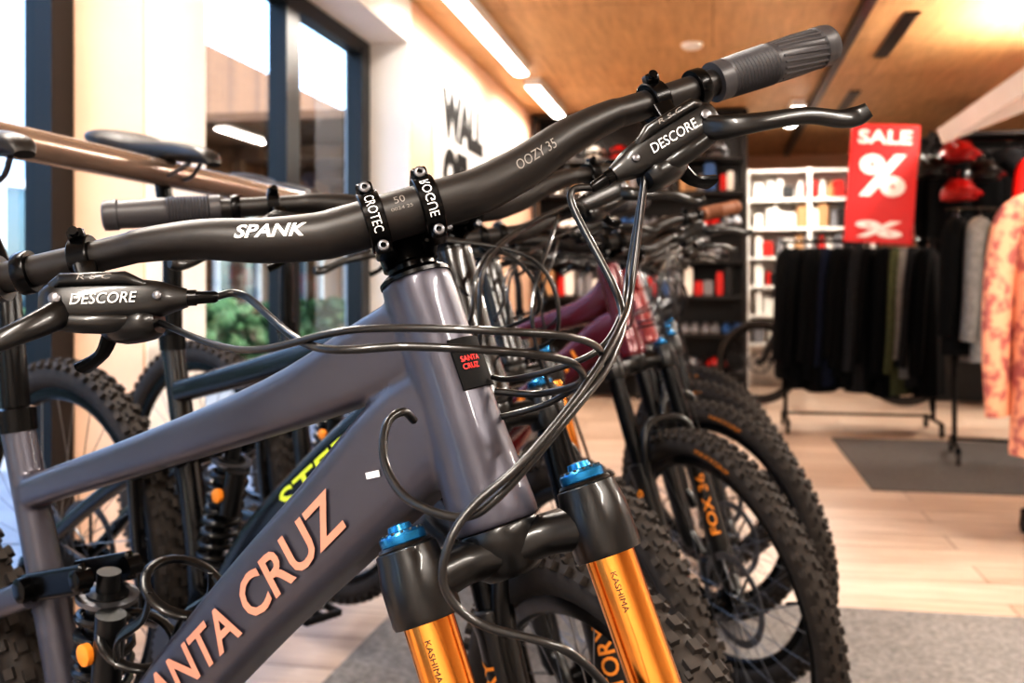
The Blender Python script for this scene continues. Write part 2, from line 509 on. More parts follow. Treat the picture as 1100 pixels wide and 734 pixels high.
    fk.obj('fork', [M_black, M_gold, M_blue, M_anod, M_oran], root)
    # ---- handlebar
    hb = MB(); hb.M = F
    BX, BZ = .045, bz
    prof = [(0, 0, 0, .0175), (.04, 0, 0, .0175), (.062, .001, 0, .0172), (.10, .010, -.002, .0162), (.14, .024, -.005, .0144), (.18, .033, -.010, .0122), (.21, .036, -.016, .0113), (.402, .058, -.054, .0111)]
    full = [(-a_[0], a_[1], a_[2], a_[3]) for a_ in prof[::-1]][:-1]+prof
    def bp(y):
        ay = abs(y)
        for i in range(len(prof)-1):
            if prof[i][0] <= ay <= prof[i+1][0]:
                q = (ay-prof[i][0])/(prof[i+1][0]-prof[i][0])
                return V((BX+prof[i][2]*(1-q)+prof[i+1][2]*q, y, BZ+prof[i][1]*(1-q)+prof[i+1][1]*q))
        return V((BX+prof[-1][2], y, BZ+prof[-1][1]))
    hb.tube([(BX+a_[2], a_[0], BZ+a_[1]) for a_ in full], [a_[3] for a_ in full], 0, 28, sm=5)
    # stem
    hb.lathe((0, 0, HT+.010), (0, 0, 1), [(0, .019), (.001, .0215), (.050, .0215), (.052, .019), (.053, .017), (.056, .015), (.0565, .002)], 1, 28)
    hb.lathe((0, 0, HT-.002), (0, 0, 1), [(0, .0275), (.003, .0275), (.007, .022), (.0075, .0185), (.012, .0185)], 1, 28)
    for s in (1, -1):
        hb.rbox((.005, s*.013, BZ-.012), (.03, s*.017, BZ-.005), .014, .036, 1)
        y = s*.0205
        hb.lathe((BX, y-.0075, BZ), (0, 1, 0), [(0, .0172), (0, .0215), (.0008, .0225), (.0142, .0225), (.015, .0215), (.015, .0172)], 1, 36)
        for q in (1, -1):
            hb.rbox((BX-.012, y, BZ+q*.0225), (BX+.012, y, BZ+q*.0225), .012, .010, 1, bev=.5)
            hb.lathe((BX+.011, y, BZ+q*.0225), (1, 0, 0), [(0, .0042), (.003, .0042), (.0035, .0035), (.0035, .002), (.001, .002)], 7, 12)
    if hero:
        for s, tx in ((1, 'ROGUE'), (-1, 'CROTEC')):
            text_mesh(hb, tx, .030, .0070, (lambda u_, v_, s=s: V((BX+.0229*math.cos(u_/.0229), s*.0205+(v_ if s < 0 else -v_), BZ+(-1 if s > 0 else 1)*.0229*math.sin(u_/.0229)*(-1 if s < 0 else 1)))), 4, offset=.0)
        text_mesh(hb, '50', .008, .006, cyl_map((BX, 0, BZ), (0, 1, 0), (1, 0, .35), .0178), 6, step=.002, offset=0)
        text_mesh(hb, '0024 25', .016, .0024, cyl_map((BX, 0, BZ), (0, 1, 0), (1, 0, -.05), .0178), 6, step=.002, offset=0)
        def seg_text(body, y0, y1, w_, h_, out, mi, r_, sh=.25, off=.02):
            p0, p1 = bp(y0), bp(y1)
            text_mesh(hb, body, w_, h_, cyl_map((p0+p1)/2, p1-p0, out, r_), mi, shear=sh, offset=off, step=.0018)
        seg_text('SPANK', -.120, -.062, .050, .0100, (1, 0, .05), 4, .0173, .3, .03)
        seg_text('OOZY 35', .080, .130, .036, .0075, (1, 0, -.10), 6, .0172, .2, .0)
    hoses = {}
    for s in (1, -1):
        g0, g1 = bp(s*.278), bp(s*.402)
        d = (g1-g0).normalized(); L = (g1-g0).length
        pr = [(0, .0125), (0, .0165), (.012, .0165), (.0125, .0150)]
        k = 60
        for i in range(k+1):
            t = i/k
            base = .0158+.0010*math.sin(t*pi)+(.0018 if t > .93 else 0)
            pr.append((.013+t*(L-.020), base+((.0009 if i % 2 else -.0006) if t < .45 else 0)))
        pr += [(L-.005, .0178), (L, .017), (L+.002, .013), (L+.002, .001)]
        hb.lathe(g0, d, pr, 3, 32)
        if hero:
            a1 = d.orthogonal().normalized(); b1 = d.cross(a1)
            for jj in range(20):
                an = 2*pi*jj/20
                rr = .0164
                e0 = (a1*math.cos(an)+b1*math.sin(an))*rr
                an2 = an+.35
                e1 = (a1*math.cos(an2)+b1*math.sin(an2))*rr
                hb.tube([g0+d*.064+e0, g0+d*.090+e0.lerp(e1, .5)*1.03, g0+d*.115+e1], .0012, 3, 6)
        # lever clamp
        c = bp(s*.220)
        dd = (bp(s*.24)-bp(s*.215)).normalized()
        hb.lathe(c-dd*.007, dd, [(0, .0113), (0, .0155), (.001, .0165), (.013, .0165), (.014, .0155), (.014, .0113)], 1, 28)
        hb.rbox(c+V((.004, 0, .017)), c+V((.016, 0, .014)), .011, .008, 1, bev=.5)
        hb.lathe(c+V((.014, 0, .015)), (1, 0, .2), [(0, .0035), (.005, .0035), (.005, .0015)], 1, 10)
        hb.rbox(c+V((.010, 0, -.008)), c+V((.030, -s*.004, -.040)), .016, .014, 1, bev=.5)
        c2 = bp(s*.262)
        hb.lathe(c2-dd*.005, dd, [(0, .0113), (0, .0150), (.001, .0155), (.009, .0155), (.010, .0150), (.010, .0113)], 1, 24)
        # master cylinder
        o0 = bp(s*.244)+V((.034, 0, -.036)); o1 = V((o0.x-.004, s*.158, o0.z-.022))
        m = lambda t: o0.lerp(o1, t)
        hb.tube([m(-.06), m(0), m(.12), m(.5), m(.78), m(.9), m(1.0)],
                [(.006, .008), (.010, .012), (.0120, .0150), (.0120, .0145), (.0105, .012), (.008, .009), (.006, .006)], 2, 20, 3.2, up=(0, 0, 1), sm=3)
        dirn = (o1-o0).normalized()
        hb.tube([m(.08)+V((.002, 0, .010)), m(.15)+V((.004, 0, .013)), m(.60)+V((.004, 0, .013)), m(.72)+V((.002, 0, .008))],
                [(.008, .004), (.0115, .005), (.0115, .005), (.008, .003)], 2, 16, 3.5, up=(0, 0, 1))
        hb.tube([m(.0)+V((.004, 0, -.013)), m(.35)+V((.004, 0, -.016)), m(.62)+V((0, 0, -.013))], [(.006, .007), (.008, .008), (.005, .005)], 2, 14, up=(0, 0, 1), sm=3)
        hb.lathe(m(.08)+V((.010, 0, .0)), (1, 0, 0), [(0, .004), (.004, .004), (.0045, .003)], 7, 14)
        hb.lathe(m(.80)+V((.008, 0, .0)), (1, 0, 0), [(0, .003), (.004, .003), (.0045, .002)], 7, 10)
        hb.lathe(o1, dirn, [(0, .0055), (.006, .0055), (.006, .0045), (.018, .004), (.02, .003)], 1, 12)
        if hero:
            right = dirn*(-1 if s > 0 else 1)
            text_mesh(hb, 'DESCORE', .042, .0075, plane_map(m(.42)+V((.0132, 0, -.001)), right, V((0, 0, 1))-right*right.z), 4, shear=.2, offset=.0)
            text_mesh(hb, 'R S C', .022, .0034, plane_map(m(.40)+V((.0160, 0, .0135)), right, V((0, 0, 1))-right*right.z), 6, shear=.2, offset=.0)
        # blade
        base = bp(s*.235)
        bl = [base+V((.036, 0, -.044)), base+V((.050, s*.012, -.052)), base+V((.058, s*.035, -.058)), base+V((.056, s*.07, -.062)), base+V((.050, s*.098, -.070)), base+V((.050, s*.112, -.072)), base+V((.055, s*.121, -.071))]
        hb.tube(bl, [(.007, .010), (.0065, .009), (.005, .0070), (.0042, .0066), (.004, .0072), (.0045, .0078), (.004, .006)], 2, 14, 2.6, up=(0, 0, 1), sm=5)
        # shifter pod
        q0 = bp(s*.215)+V((.012, 0, -.056)); q1 = bp(s*.18)+V((.016, 0, -.062))
        hb.tube([q0, q0.lerp(q1, .3), q0.lerp(q1, .8), q1], [(.010, .008), (.016, .012), (.015, .011), (.009, .007)], 2, 16, 2.6, up=(0, 0, 1), sm=3)
        hb.tube([q0+V((0, 0, -.006)), q0+V((-.010, s*.010, -.014)), q0+V((-.016, s*.026, -.018))], [(.006, .003), (.006, .003), (.009, .004)], 1, 12, 3, up=(0, 0, 1), sm=3)
        hoses[s] = (o1+dirn*.018, dirn, q1)
    hb.obj('handlebar', [M_matte, M_anod, M_black, G, M_white, M_chrome, M_greyprint, M_grey], root)
    if not hero:
        hs = MB()
        port = ax(.62, .0)
        for s in (1, -1):
            p0 = F @ hoses[s][0]; p1 = F @ (hoses[s][0]+hoses[s][1]*.05+V((.03, 0, 0)))
            mid = F @ V((.15, -s*.03, .69)); mid2 = F @ V((.12, -s*.05, .60))
            hs.tube([p0, p1, mid, mid2, port+V((.0, -s*.026, -.01))], .0026, 0, 8, sm=8)
            p0 = F @ hoses[s][2]
            mid = F @ V((.12, -s*.01, .71)); mid2 = F @ V((.11, -s*.045, .64))
            hs.tube([p0, F @ (hoses[s][2]+V((.03, -s*.04, .01))), mid, mid2, port+V((.0, -s*.028, .02))], .0024, 0, 8, sm=8)
        p0 = F @ hoses[1][0]
        hs.tube([p0, F @ V((.12, .08, .72)), F @ V((.13, .02, .62)), F @ V((.07, .06, .48)), F @ V((.02, .10, .30)), F @ V((-.02, .085, .12))], .0026, 0, 8, sm=8)
        hs.obj('brake_hoses', [M_hose], root)
    if label:
        tb = MB()
        c0 = V((.30, -.0283, .742)); dr = V((.12, 0, .112)).normalized(); upv = V((-dr.z, 0, dr.x))
        text_mesh(tb, label[0], label[1], label[2], plane_map(c0, dr, upv), 0, offset=.015)
        tb.obj('downtube_lettering', [labelm], root)
    return root, M, F, hoses, bp

# ------------------------------------------------------------------ camera
CZ = 1.035
cam_d = bpy.data.cameras.new('camera')
cam_d.sensor_width = 36; cam_d.lens = 36
cam_d.shift_y = -57/1100
cam_d.clip_start = 0.05
cam_d.dof.use_dof = True; cam_d.dof.focus_distance = 0.73; cam_d.dof.aperture_fstop = 8
cam = bpy.data.objects.new('camera', cam_d); COL.objects.link(cam)
cam.location = (0, 0, CZ); cam.rotation_euler = (rad(90), 0, 0)
scene.camera = cam

# ------------------------------------------------------------------ bikes
hero, HM, HF, hh, hbp = bike('mountain_bike', (-.080, .74), -37, 3, 2.5, -43, M_frameA, hero=True, fork_gold=True, saddle_h=1.13, bz=.765, sx=-.27, cr=-.013)
H_inv = HM.inverted()
tb = MB()
c0 = V((.282, -.0292, .721)); dr = V((.12, 0, .112)).normalized(); upv = V((-dr.z, 0, dr.x))
text_mesh(tb, 'SANTA CRUZ', .36, .036, plane_map(c0-dr*.02, dr, upv), 0, offset=.02)
tb.box((.438, -.0292, .862), (.014, .0008, .005), 1, Matrix.Rotation(rad(-18), 3, 'Y'))
tb.obj('downtube_lettering', [M_copper, M_white], hero)
def axp(fz, fx=0): return V((.760-.4226*fz+.9063*fx, 0, .351+.9063*fz+.4226*fx))
bd = MB()
nrm = V((.9063, 0, .4226)); sidev = V((0, -1, 0)); axu = V((-.4226, 0, .9063))
R1 = []
BC = 2
for j in range(13):
    a = rad(BC-32+64*j/12)
    dirv = nrm*math.cos(a)+sidev*math.sin(a)
    R1.append([axp(.650)+axu*h+dirv*rr for (h, rr) in ((-.019, .0280), (-.019, .0312), (.019, .0302), (.019, .0270))])
bd.rings(R1, 0)
def bmap(u_, v_):
    a = rad(BC+8)-u_/.031
    dirv = nrm*math.cos(a)+sidev*math.sin(a)
    return axp(.650)+axu*v_+dirv*.0315
text_mesh(bd, 'SANTA\nCRUZ', .017, .010, bmap, 1, offset=.01)
bd.obj('headbadge', [M_flat, M_red], hero)
hs = MB(); hs.M = H_inv
up3 = V((0, 0, .035))
def W3(*pts): return [p if isinstance(p, V) else V(p)+up3 for p in pts]
def wl(s): return HM @ (HF @ hh[s][0])
def wd(s): return ((HM @ (HF @ (hh[s][0]+hh[s][1]*.02))))
hs.tube(W3(wl(-1), wd(-1), (-.120, .61, .966), (-.060, .60, .966), (-.005, .60, .963), (.035, .63, .955), (.046, .68, .938), (.02, .73, .925), (-.012, .745, .925)), .0026, 0, 10, sm=10)
q = HM @ (HF @ hh[-1][2])
hs.tube(W3(q, (-.165, .63, .962), (-.09, .60, .976), (.0, .59, .975), (.045, .62, .968), (.058, .68, .950), (.03, .73, .92), (-.012, .748, .905)), .0023, 0, 10, sm=10)
hs.tube(W3(wl(1), wd(1), (.076, .72, .990), (.064, .66, .955), (.036, .62, .925), (-.006, .60, .88), (-.03, .60, .866), (-.062, .612, .874), (-.078, .628, .893), (-.079, .645, .914), (-.070, .655, .921), (-.064, .668, .914)), .0028, 0, 10, sm=10)
q = HM @ (HF @ hh[1][2])
hs.tube(W3(q, (.086, .74, 1.00), (.072, .68, .975), (.045, .63, .94), (.008, .60, .90), (-.022, .59, .875), (-.036, .58, .855), (-.038, .58, .83), (-.018, .58, .81), (.03, .58, .795), (.06, .60, .76), (.08, .66, .70)), .0026, 0, 10, sm=10)
hs.tube(W3(q+V((0, 0, .004)), (.086, .76, 1.01), (.078, .72, .985), (.060, .69, .96), (.03, .70, .945), (.0, .735, .935), (-.014, .75, .935)), .0023, 0, 10, sm=10)
hs.obj('brake_hoses', [M_hose], hero)
bc = MB()
dn = V((.12, 0, .112)).normalized(); un = V((-dn.z, 0, dn.x)); base = V((.155, 0, .645))
def bpnt(t, y, h): return base+dn*t+un*h+V((0, y, 0))
bc.rbox(bpnt(-.07, 0, .0), bpnt(.06, 0, 0), .022, .010, 0)
for t in (-.06, .045):
    pts = [bpnt(t+.012*math.cos(a), .036*math.sin(a), .038-.036*math.cos(a)) for a in [2*pi*i/24 for i in range(24)]]
    bc.tube(pts, [(.0035, .005)]*24, 0, 8, 3, closed=True)
for s in (1, -1):
    bc.tube([bpnt(-.06, s*.03, .02), bpnt(-.03, s*.036, .036), bpnt(.02, s*.036, .030), bpnt(.045, s*.034, .045)], [(.003, .006)]*4, 0, 8, 3, sm=5)
bc.obj('bottle_cage', [M_black], hero)

bike('mountain_bike', (-.07, 1.28), -38, 7, 0, -26, M_frB, label=('STEREO', .30, .034), labelm=M_yell, saddle_h=1.13, forklabel='FACTORY', bz=.79)
bike('mountain_bike', (-.04, 1.92), -40, 7, 0, -24, M_frB, saddle_h=1.13, fork_gold=True, bz=.79)
bike('mountain_bike', (.220, 2.28), -40, 6, 0, -27, M_frC, gripm=M_brown, forklabel='FOX 36', saddle_h=1.1, label=('RALLON', .26, .034), labelm=M_oran, bz=.80)
bike('mountain_bike', (.33, 2.80), -40, 6, 0, -18, M_frE, saddle_h=1.1, bz=.80)
bike('mountain_bike', (.41, 3.35), -40, 6, 0, -14, M_frD, saddle_h=1.1, bz=.80)
bike('mountain_bike', (.51, 3.95), -40, 6, 0, -14, M_frB, saddle_h=1.1, bz=.80)
bike('mountain_bike', (2.52, 9.05), 172, 0, 0, 0, M_frB, saddle_h=.95, bz=.78)

# ------------------------------------------------------------------ room (room axes turned 11.1 deg)
RM = Matrix.Rotation(rad(-11.1), 4, 'Z')
def rbx(name, u0, u1, v0, v1, z0, z1, m, parent=None):
    mb = MB(); mb.box(((u0+u1)/2, (v0+v1)/2, (z0+z1)/2), (u1-u0, v1-v0, z1-z0))
    o = mb.obj(name, [m], parent, smooth=False)
    if parent is None: o.matrix_world = RM
    return o
M_floor = plank_mat('laminate_floor', (204, 186, 170), (184, 162, 144), (140, 120, 104), 1.9, .24, .36, (1, 7, 1), rot=0, dark=(.58, .52, .48))
M_ceil = plank_mat('plywood_ceiling', (222, 188, 146), (212, 176, 132), (160, 120, 80), 2.4, 1.2, .5, (9, 1, 1), rot=0, seamw=.004)
M_carpet = mat('grey_carpet', (120, 116, 113), .95, noise=.25, nscale=60, bump=.5, bscale=300)
M_dcarpet = mat('dark_carpet', (82, 78, 75), .95, noise=.2, nscale=60, bump=.5, bscale=300)
M_wallw = mat('white_plaster', (240, 236, 231), .8, noise=.02, nscale=4, bump=.05)
M_wallp = mat('peach_plaster', (224, 188, 162), .8, noise=.03, nscale=4, bump=.05)
M_frm = mat('dark_window_frame', (24, 27, 30), .35, .3)
rbx('floor', -2.2, 6.0, -3.2, 13.5, -.1, 0, M_floor)
rbx('ceiling', -2.2, 6.0, -3.2, 13.5, 2.7, 2.8, M_ceil)
rbx('carpet', -1.0, 3.6, -1.5, 3.45, 0.0, .006, M_carpet)
rbx('carpet', .8, 5.5, 5.5, 7.35, 0.0, .006, M_dcarpet)
wl_ = empty('wall_left')
def lw(n_, u0, u1, v0, v1, z0, z1, m):
    o = rbx(n_, u0, u1, v0, v1, z0, z1, m, wl_); o.matrix_local = RM
lw('end_pier', -2.1, -1.71, -3.2, -2.6, 0, 2.7, M_wallw)
lw('near_pier', -2.1, -1.71, -.2, .5, 0, 2.7, M_wallw)
lw('pier_jamb', -2.1, -1.715, 2.865, 2.90, 0, 2.7, M_wallp)  # reveal of the white pier, its shaded tone put into the colour
lw('pier', -2.1, -1.71, 2.88, 3.25, 0, 2.7, M_wallw)
lw('far_jamb', -2.1, -1.715, 5.66, 5.70, 0, 2.7, M_wallw)  # reveal facing the window, its lit tone put into the colour
lw('far_wall', -2.1, -1.71, 5.68, 13.2, 0, 2.7, M_wallp)
lw('lintel', -2.1, -1.71, -3.2, 5.7, 2.45, 2.7, M_wallw)
rbx('wall_back', -2.1, 6.0, 13.2, 13.4, 0, 2.7, M_wallp)
rbx('wall_right', 5.6, 5.8, -3.2, 13.2, 0, 2.7, M_wallw)
rbx('wall_front', -2.1, 5.8, -3.2, -3.0, 0, 2.7, M_wallw)

def glass_mat():
    m = bpy.data.materials.new('window_glass'); m.use_nodes = True
    nt = m.node_tree; nt.nodes.clear()
    out = nt.nodes.new('ShaderNodeOutputMaterial'); mx = nt.nodes.new('ShaderNodeMixShader')
    tr = nt.nodes.new('ShaderNodeBsdfTransparent'); tr.inputs[0].default_value = (.90, .95, .97, 1)
    gl = nt.nodes.new('ShaderNodeBsdfGlossy'); gl.inputs['Roughness'].default_value = .02
    fw = nt.nodes.new('ShaderNodeLayerWeight'); fw.inputs['Blend'].default_value = .5
    pw = nt.nodes.new('ShaderNodeMath'); pw.operation = 'POWER'; pw.inputs[1].default_value = 3
    ma = nt.nodes.new('ShaderNodeMath'); ma.operation = 'MULTIPLY_ADD'; ma.inputs[1].default_value = .7; ma.inputs[2].default_value = .06
    nt.links.new(fw.outputs['Facing'], pw.inputs[0]); nt.links.new(pw.outputs[0], ma.inputs[0]); nt.links.new(ma.outputs[0], mx.inputs[0])
    nt.links.new(tr.outputs[0], mx.inputs[1]); nt.links.new(gl.outputs[0], mx.inputs[2])
    nt.links.new(mx.outputs[0], out.inputs[0])
    return m
M_glass = glass_mat()
def window(name, v0, v1, posts):
    e = empty(name, RM.copy())
    mb = MB()
    u = -1.99
    mb.box((u, (v0+v1)/2, .05), (.08, v1-v0, .10)); mb.box((u, (v0+v1)/2, 2.41), (.08, v1-v0, .09))
    for p, w_ in posts:
        mb.box((u, p, 1.2), (.09, w_, 2.40))
    mb.obj('window_frame', [M_frm], e, smooth=False)
    g = MB(); g.add([(u-.01, v0+.01, .09), (u-.01, v1-.01, .09), (u-.01, v1-.01, 2.37), (u-.01, v0+.01, 2.37)], [(0, 1, 2, 3)])
    g.obj('glass_pane', [M_glass], e, smooth=False)
window('window_1', .5, 2.865, [(.54, .08), (1.6, .09), (2.80, .11)])
window('window_2', 3.25, 5.66, [(3.29, .08), (4.55, .16), (5.58, .14)])
window('added_light_window', -2.6, -.2, [(-2.56, .08), (-1.4, .1), (-.24, .08)])  # unseen window, added behind the camera to let in more daylight

ps = MB(); ps.box((-1.70, 6.9, 1.98), (.012, 1.5, .86), 0)
def pm(u_, v_): return V((-1.692, 6.9+u_, 1.98+v_))
text_mesh(ps, 'WALL\nOFI', 1.2, .72, pm, 1, offset=.09)
po = ps.obj('wall_poster', [mat('poster_paper', (214, 216, 216), .7), M_flat], None, smooth=False); po.matrix_world = RM

M_lamp = mat('lamp_diffuser', (255, 250, 240), .5, emis=(255, 246, 236), estr=12)
M_lampb = mat('lamp_housing', (230, 230, 230), .4)
def strip(u, v0, v1, power, w=.13):
    e = empty('ceiling_light', RM.copy())
    mb = MB(); mb.box((u, (v0+v1)/2, 2.665), (w, v1-v0, .07), 0); mb.obj('housing', [M_lampb], e, smooth=False)
    mb = MB(); mb.tube([(u, v0+.02, 2.632), (u, v1-.02, 2.632)], [(w*.42, .02)]*2, 0, 12, 2.5, up=(0, 0, 1)); mb.obj('diffuser', [M_lamp], e)
    L = bpy.data.lights.new('strip_lamp', 'AREA'); L.shape = 'RECTANGLE'; L.size = w; L.size_y = v1-v0; L.energy = power; L.color = (1, .92, .83)
    o = bpy.data.objects.new('strip_lamp', L); COL.objects.link(o); o.parent = e; o.location = (u, (v0+v1)/2, 2.60)
strip(-1.40, 5.3, 7.5, 25)
strip(-1.40, 7.95, 9.4, 24)
strip(-1.3, .6, 2.6, 40)
strip(-.2, -2.4, -.6, 90)  # unseen strip added behind the camera as frontal fill for the bike
strip(1.8, -1.5, .7, 90)  # another unseen strip, added for the same frontal fill
strip(1.9, 2.2, 4.4, 80)
strip(2.0, 5.5, 7.0, 65)
strip(.74, 9.3, 10.4, 50)
strip(3.2, 7.8, 9.2, 80)
strip(4.0, 2.5, 5, 75)
rbx('cable_tray', .84, .90, .5, 12.8, 2.64, 2.698, M_frm)
for v0 in (6.5, 9.0):
    rbx('ceiling_vent', 1.13, 1.22, v0, v0+1.2, 2.688, 2.699, M_frm)
sm_ = MB(); sm_.lathe((.0, 0, 2.7), (0, 0, -1), [(0, .075), (.02, .072), (.035, .05), (.036, .01)], 0, 24)
so = sm_.obj('smoke_detector', [M_white]); so.matrix_world = Matrix.Translation((1.225, 6.97, 0))
sl = MB(); sl.box((0, 0, 0), (1.3, 2.9, .12), 0)
so = sl.obj('stair_soffit', [M_wallw], smooth=False)
so.matrix_world = RM @ Matrix.Translation((2.25, 6.6, 2.40)) @ Matrix.Rotation(rad(-22), 4, 'Y')

rl = MB()
rl.tube([(-.887, -.6, 1.225), (-.887, 3.6, 1.225)], .0225, 0, 24)
for v0 in (-.5, 3.5):
    rl.tube([(-.887, v0, 1.20), (-.887, v0, .01)], .02, 1, 12)
    rl.box((-.887, v0, .018), (.5, .08, .02), 1)
ro = rl.obj('saddle_display_rail', [M_tan, M_frm]); ro.matrix_world = RM

# ------------------------------------------------------------------ shelving at the back
M_shelf = mat('dark_shelf', (34, 31, 30), .5)
M_it = [mat('item_black', (20, 20, 22), .4), mat('item_grey', (130, 130, 134), .5), mat('item_white', (230, 227, 220), .5),
        mat('item_red', (190, 38, 32), .45), mat('item_tan', (176, 138, 100), .6), mat('item_blue', (56, 90, 136), .5), mat('item_green', (80, 100, 60), .5)]
def helmet(mb, c, s, mi):
    c = V(c)
    mb.ell(c, (.11*s, .14*s, .11*s), mi, 16, 10, lo=-.25)
    mb.tube([c+V((-.10*s, -.10*s, .0)), c+V((0, -.19*s, .02*s)), c+V((.10*s, -.10*s, .0))], [(.012, .02)]*3, 0, 8, sm=4)
    for q in (-.05, 0, .05):
        mb.tube([c+V((q*s, -.12*s, .045*s)), c+V((q*s, -.02, .112*s)), c+V((q*s, .10*s, .06*s))], [(.008, .006)]*3, 0, 6, sm=3)
def shoe(mb, c, mi):
    c = V(c)
    mb.tube([c+V((0, .13, .03)), c+V((0, .10, .05)), c+V((0, .02, .05)), c+V((0, -.08, .03)), c+V((0, -.14, .02))], [(.03, .03), (.035, .05), (.04, .045), (.045, .03), (.03, .015)], mi, 12, 2.5, up=(0, 0, 1), sm=3)
def shelving(name, u0, u1, v, depth, zs, top, seedv, fill='mix', bay=.8, mshelf=M_shelf):
    random.seed(seedv)
    e = empty(name, RM.copy())
    mb = MB()
    nb = max(1, round((u1-u0)/bay)); bw = (u1-u0)/nb
    for i in range(nb+1):
        for dv in (0, depth):
            mb.box((u0+i*bw, v+dv, top/2), (.04, .04, top))
    for z in zs:
        mb.box(((u0+u1)/2, v+depth/2, z), (u1-u0, depth, .03))
    mb.box(((u0+u1)/2, v+depth+.03, top/2), (u1-u0, .02, top))
    mb.obj('rack_frame', [mshelf], e, smooth=False)
    it = MB()
    for zi, z in enumerate(zs[:-1]):
        x = u0+.12
        row = (zi*.37+.1) % 1
        gap = zs[zi+1]-z-.05
        while x < u1-.08:
            k = random.random()
            mi = random.choice([0, 1, 1, 2, 2, 3, 4, 5]) if fill == 'mix' else random.choice([2, 2, 2, 2, 4, 1, 0, 3])
            if fill == 'mix' and row < .4:
                helmet(it, (x, v+.12, z+.05), .95, random.choice([0, 1, 1, 2, 1, 3])); x += .225
            elif fill == 'mix' and row < .7:
                shoe(it, (x-.045, v+.14, z+.015), mi); shoe(it, (x+.045, v+.14, z+.015), mi); x += .19
            elif k < .75:
                h = random.uniform(.5, 1.0)*gap; w_ = random.uniform(.05, .12)
                it.rbox((x, v+.02+random.uniform(0, .05), z+.016+h/2), (x, v+.30, z+.016+h/2), w_, h, mi, bev=.1); x += w_+.010
            else:
                h = random.uniform(.6, .9)*gap
                it.lathe((x, v+.08, z+.015), (0, 0, 1), [(0, .03), (.0, .036), (h*.7, .036), (h*.8, .018), (h*.82, .022), (h, .022)], mi, 14); x += .08
    it.obj('stock', M_it, e)
    return e
shelving('storage_shelving', -1.66, .29, 9.6, .4, [.25, .60, .95, 1.28, 1.60, 1.92, 2.24, 2.66], 2.68, 3)
shelving('accessory_display_shelving', .35, 1.6, 10.9, .35, [.45, .75, 1.05, 1.35, 1.65, 1.95, 2.25], 2.28, 5, fill='bright', bay=.6, mshelf=M_wallw)
shelving('helmet_display_shelving', 1.9, 3.6, 9.6, .4, [.5, 1.0, 1.35, 1.7, 2.05, 2.4], 2.42, 9)

# ------------------------------------------------------------------ clothes
def cloth(name, c, c2=None, ns=30):
    return mat(name, c, .95, noise=0 if c2 else .15, nscale=ns, rgb2=c2, bump=.2, bscale=120, spec=.15)
CL = [cloth('cloth_black', (15, 15, 16)), cloth('cloth_charcoal', (38, 38, 40)), cloth('cloth_olive', (78, 82, 60)), cloth('cloth_white', (215, 212, 205)),
      cloth('cloth_grey', (124, 122, 120)), cloth('cloth_red', (200, 34, 28)), cloth('floral_pink_cloth', (228, 166, 136), (170, 104, 98), 20), cloth('cloth_navy', (26, 30, 44))]
def garment(mb, M, w, length, th, mi, sleeves=True):
    old = mb.M.copy(); mb.M = old @ M
    prof = [(0, .05, .035), (.015, .10, .04), (.05, .19, .06), (.10, .225, .075), (.25, .225, .08), (.55, .23, .085), (.85, .24, .09), (1.0, .245, .09), (1.0, .235, .075)]
    ph = random.uniform(0, 6)
    rings = []
    K = 40
    for t, hw, hd in prof:
        ring = []
        for j in range(K):
            a = 2*pi*j/K
            rp = 1+(.12*t)*math.sin(5*a+ph)+.07*t*math.sin(9*a+2*ph)
            c, s = math.cos(a), math.sin(a)
            ring.append((hw*w*c*(1 if abs(c) > .8 else rp), hd*th*s*rp*2, -t*length))
        rings.append(ring)
    mb.rings(rings, mi)
    if sleeves:
        for s in (1, -1):
            L = length*.85
            mb.tube([(s*.17*w, 0, -.045), (s*.235*w, .01, -.10), (s*.275*w, .02, -.3*L-.05), (s*.285*w, .03, -.7*L), (s*.27*w, .05, -L)],
                    [(.05, .055*th*2), (.055, .06*th*2), (.05, .055*th*2), (.045, .05*th*2), (.04, .045*th*2)], mi, 14, sm=4)
    mb.tube([(0, 0, -.01), (0, 0, .03), (.012, 0, .055), (0, 0, .068), (-.012, 0, .06)], .002, len(CL), 6, sm=3)
    mb.M = old
def rack(name, cu, cv, rot, length, h, gs, zoff=0):
    e = empty(name, RM @ Matrix.Translation((cu, cv, zoff)) @ Matrix.Rotation(rad(rot), 4, 'Z'))
    mb = MB()
    mb.tube([(-length/2, 0, h), (length/2, 0, h)], .013, 0, 12)
    for s in (-1, 1):
        mb.tube([(s*length*.46, 0, h), (s*length*.46, 0, .09)], .014, 0, 12)
        mb.tube([(s*length*.46, -.28, .09), (s*length*.46, .28, .09)], .014, 0, 10)
        for q in (-.27, .27):
            mb.lathe((s*length*.46-.012, q, .036), (1, 0, 0), [(0, .01), (0, .034), (.024, .034), (.024, .01)], 1, 18)
            mb.box((s*length*.46, q, .07), (.03, .02, .04), 0)
    mb.tube([(-length*.46, 0, .12), (length*.46, 0, .12)], .01, 0, 10)
    mb.obj('rack_frame', [M_anod, M_rubber], e)
    gm = MB()
    for (x, w, L, th, mi, rz) in gs:
        garment(gm, Matrix.Translation((x, 0, h-.055)) @ Matrix.Rotation(rad(rz), 4, 'Z'), w, L, th, mi)
    gm.obj('hanging_garments', CL+[M_chrome], e)
    return e
random.seed(21)
gs = []
n_ = 14
for i in range(n_):
    x = -.48+i*.96/(n_-1)
    mi = [0, 0, 0, 0, 7, 0, 0, 1, 0, 0, 2, 4, 1, 0][i]
    gs.append((x, .95, random.uniform(.92, 1.06), .58, mi, 74+random.uniform(-12, 10)))
rack('clothes_rack', 1.04, 7.80, 0, 1.12, 1.38, gs)
random.seed(4)
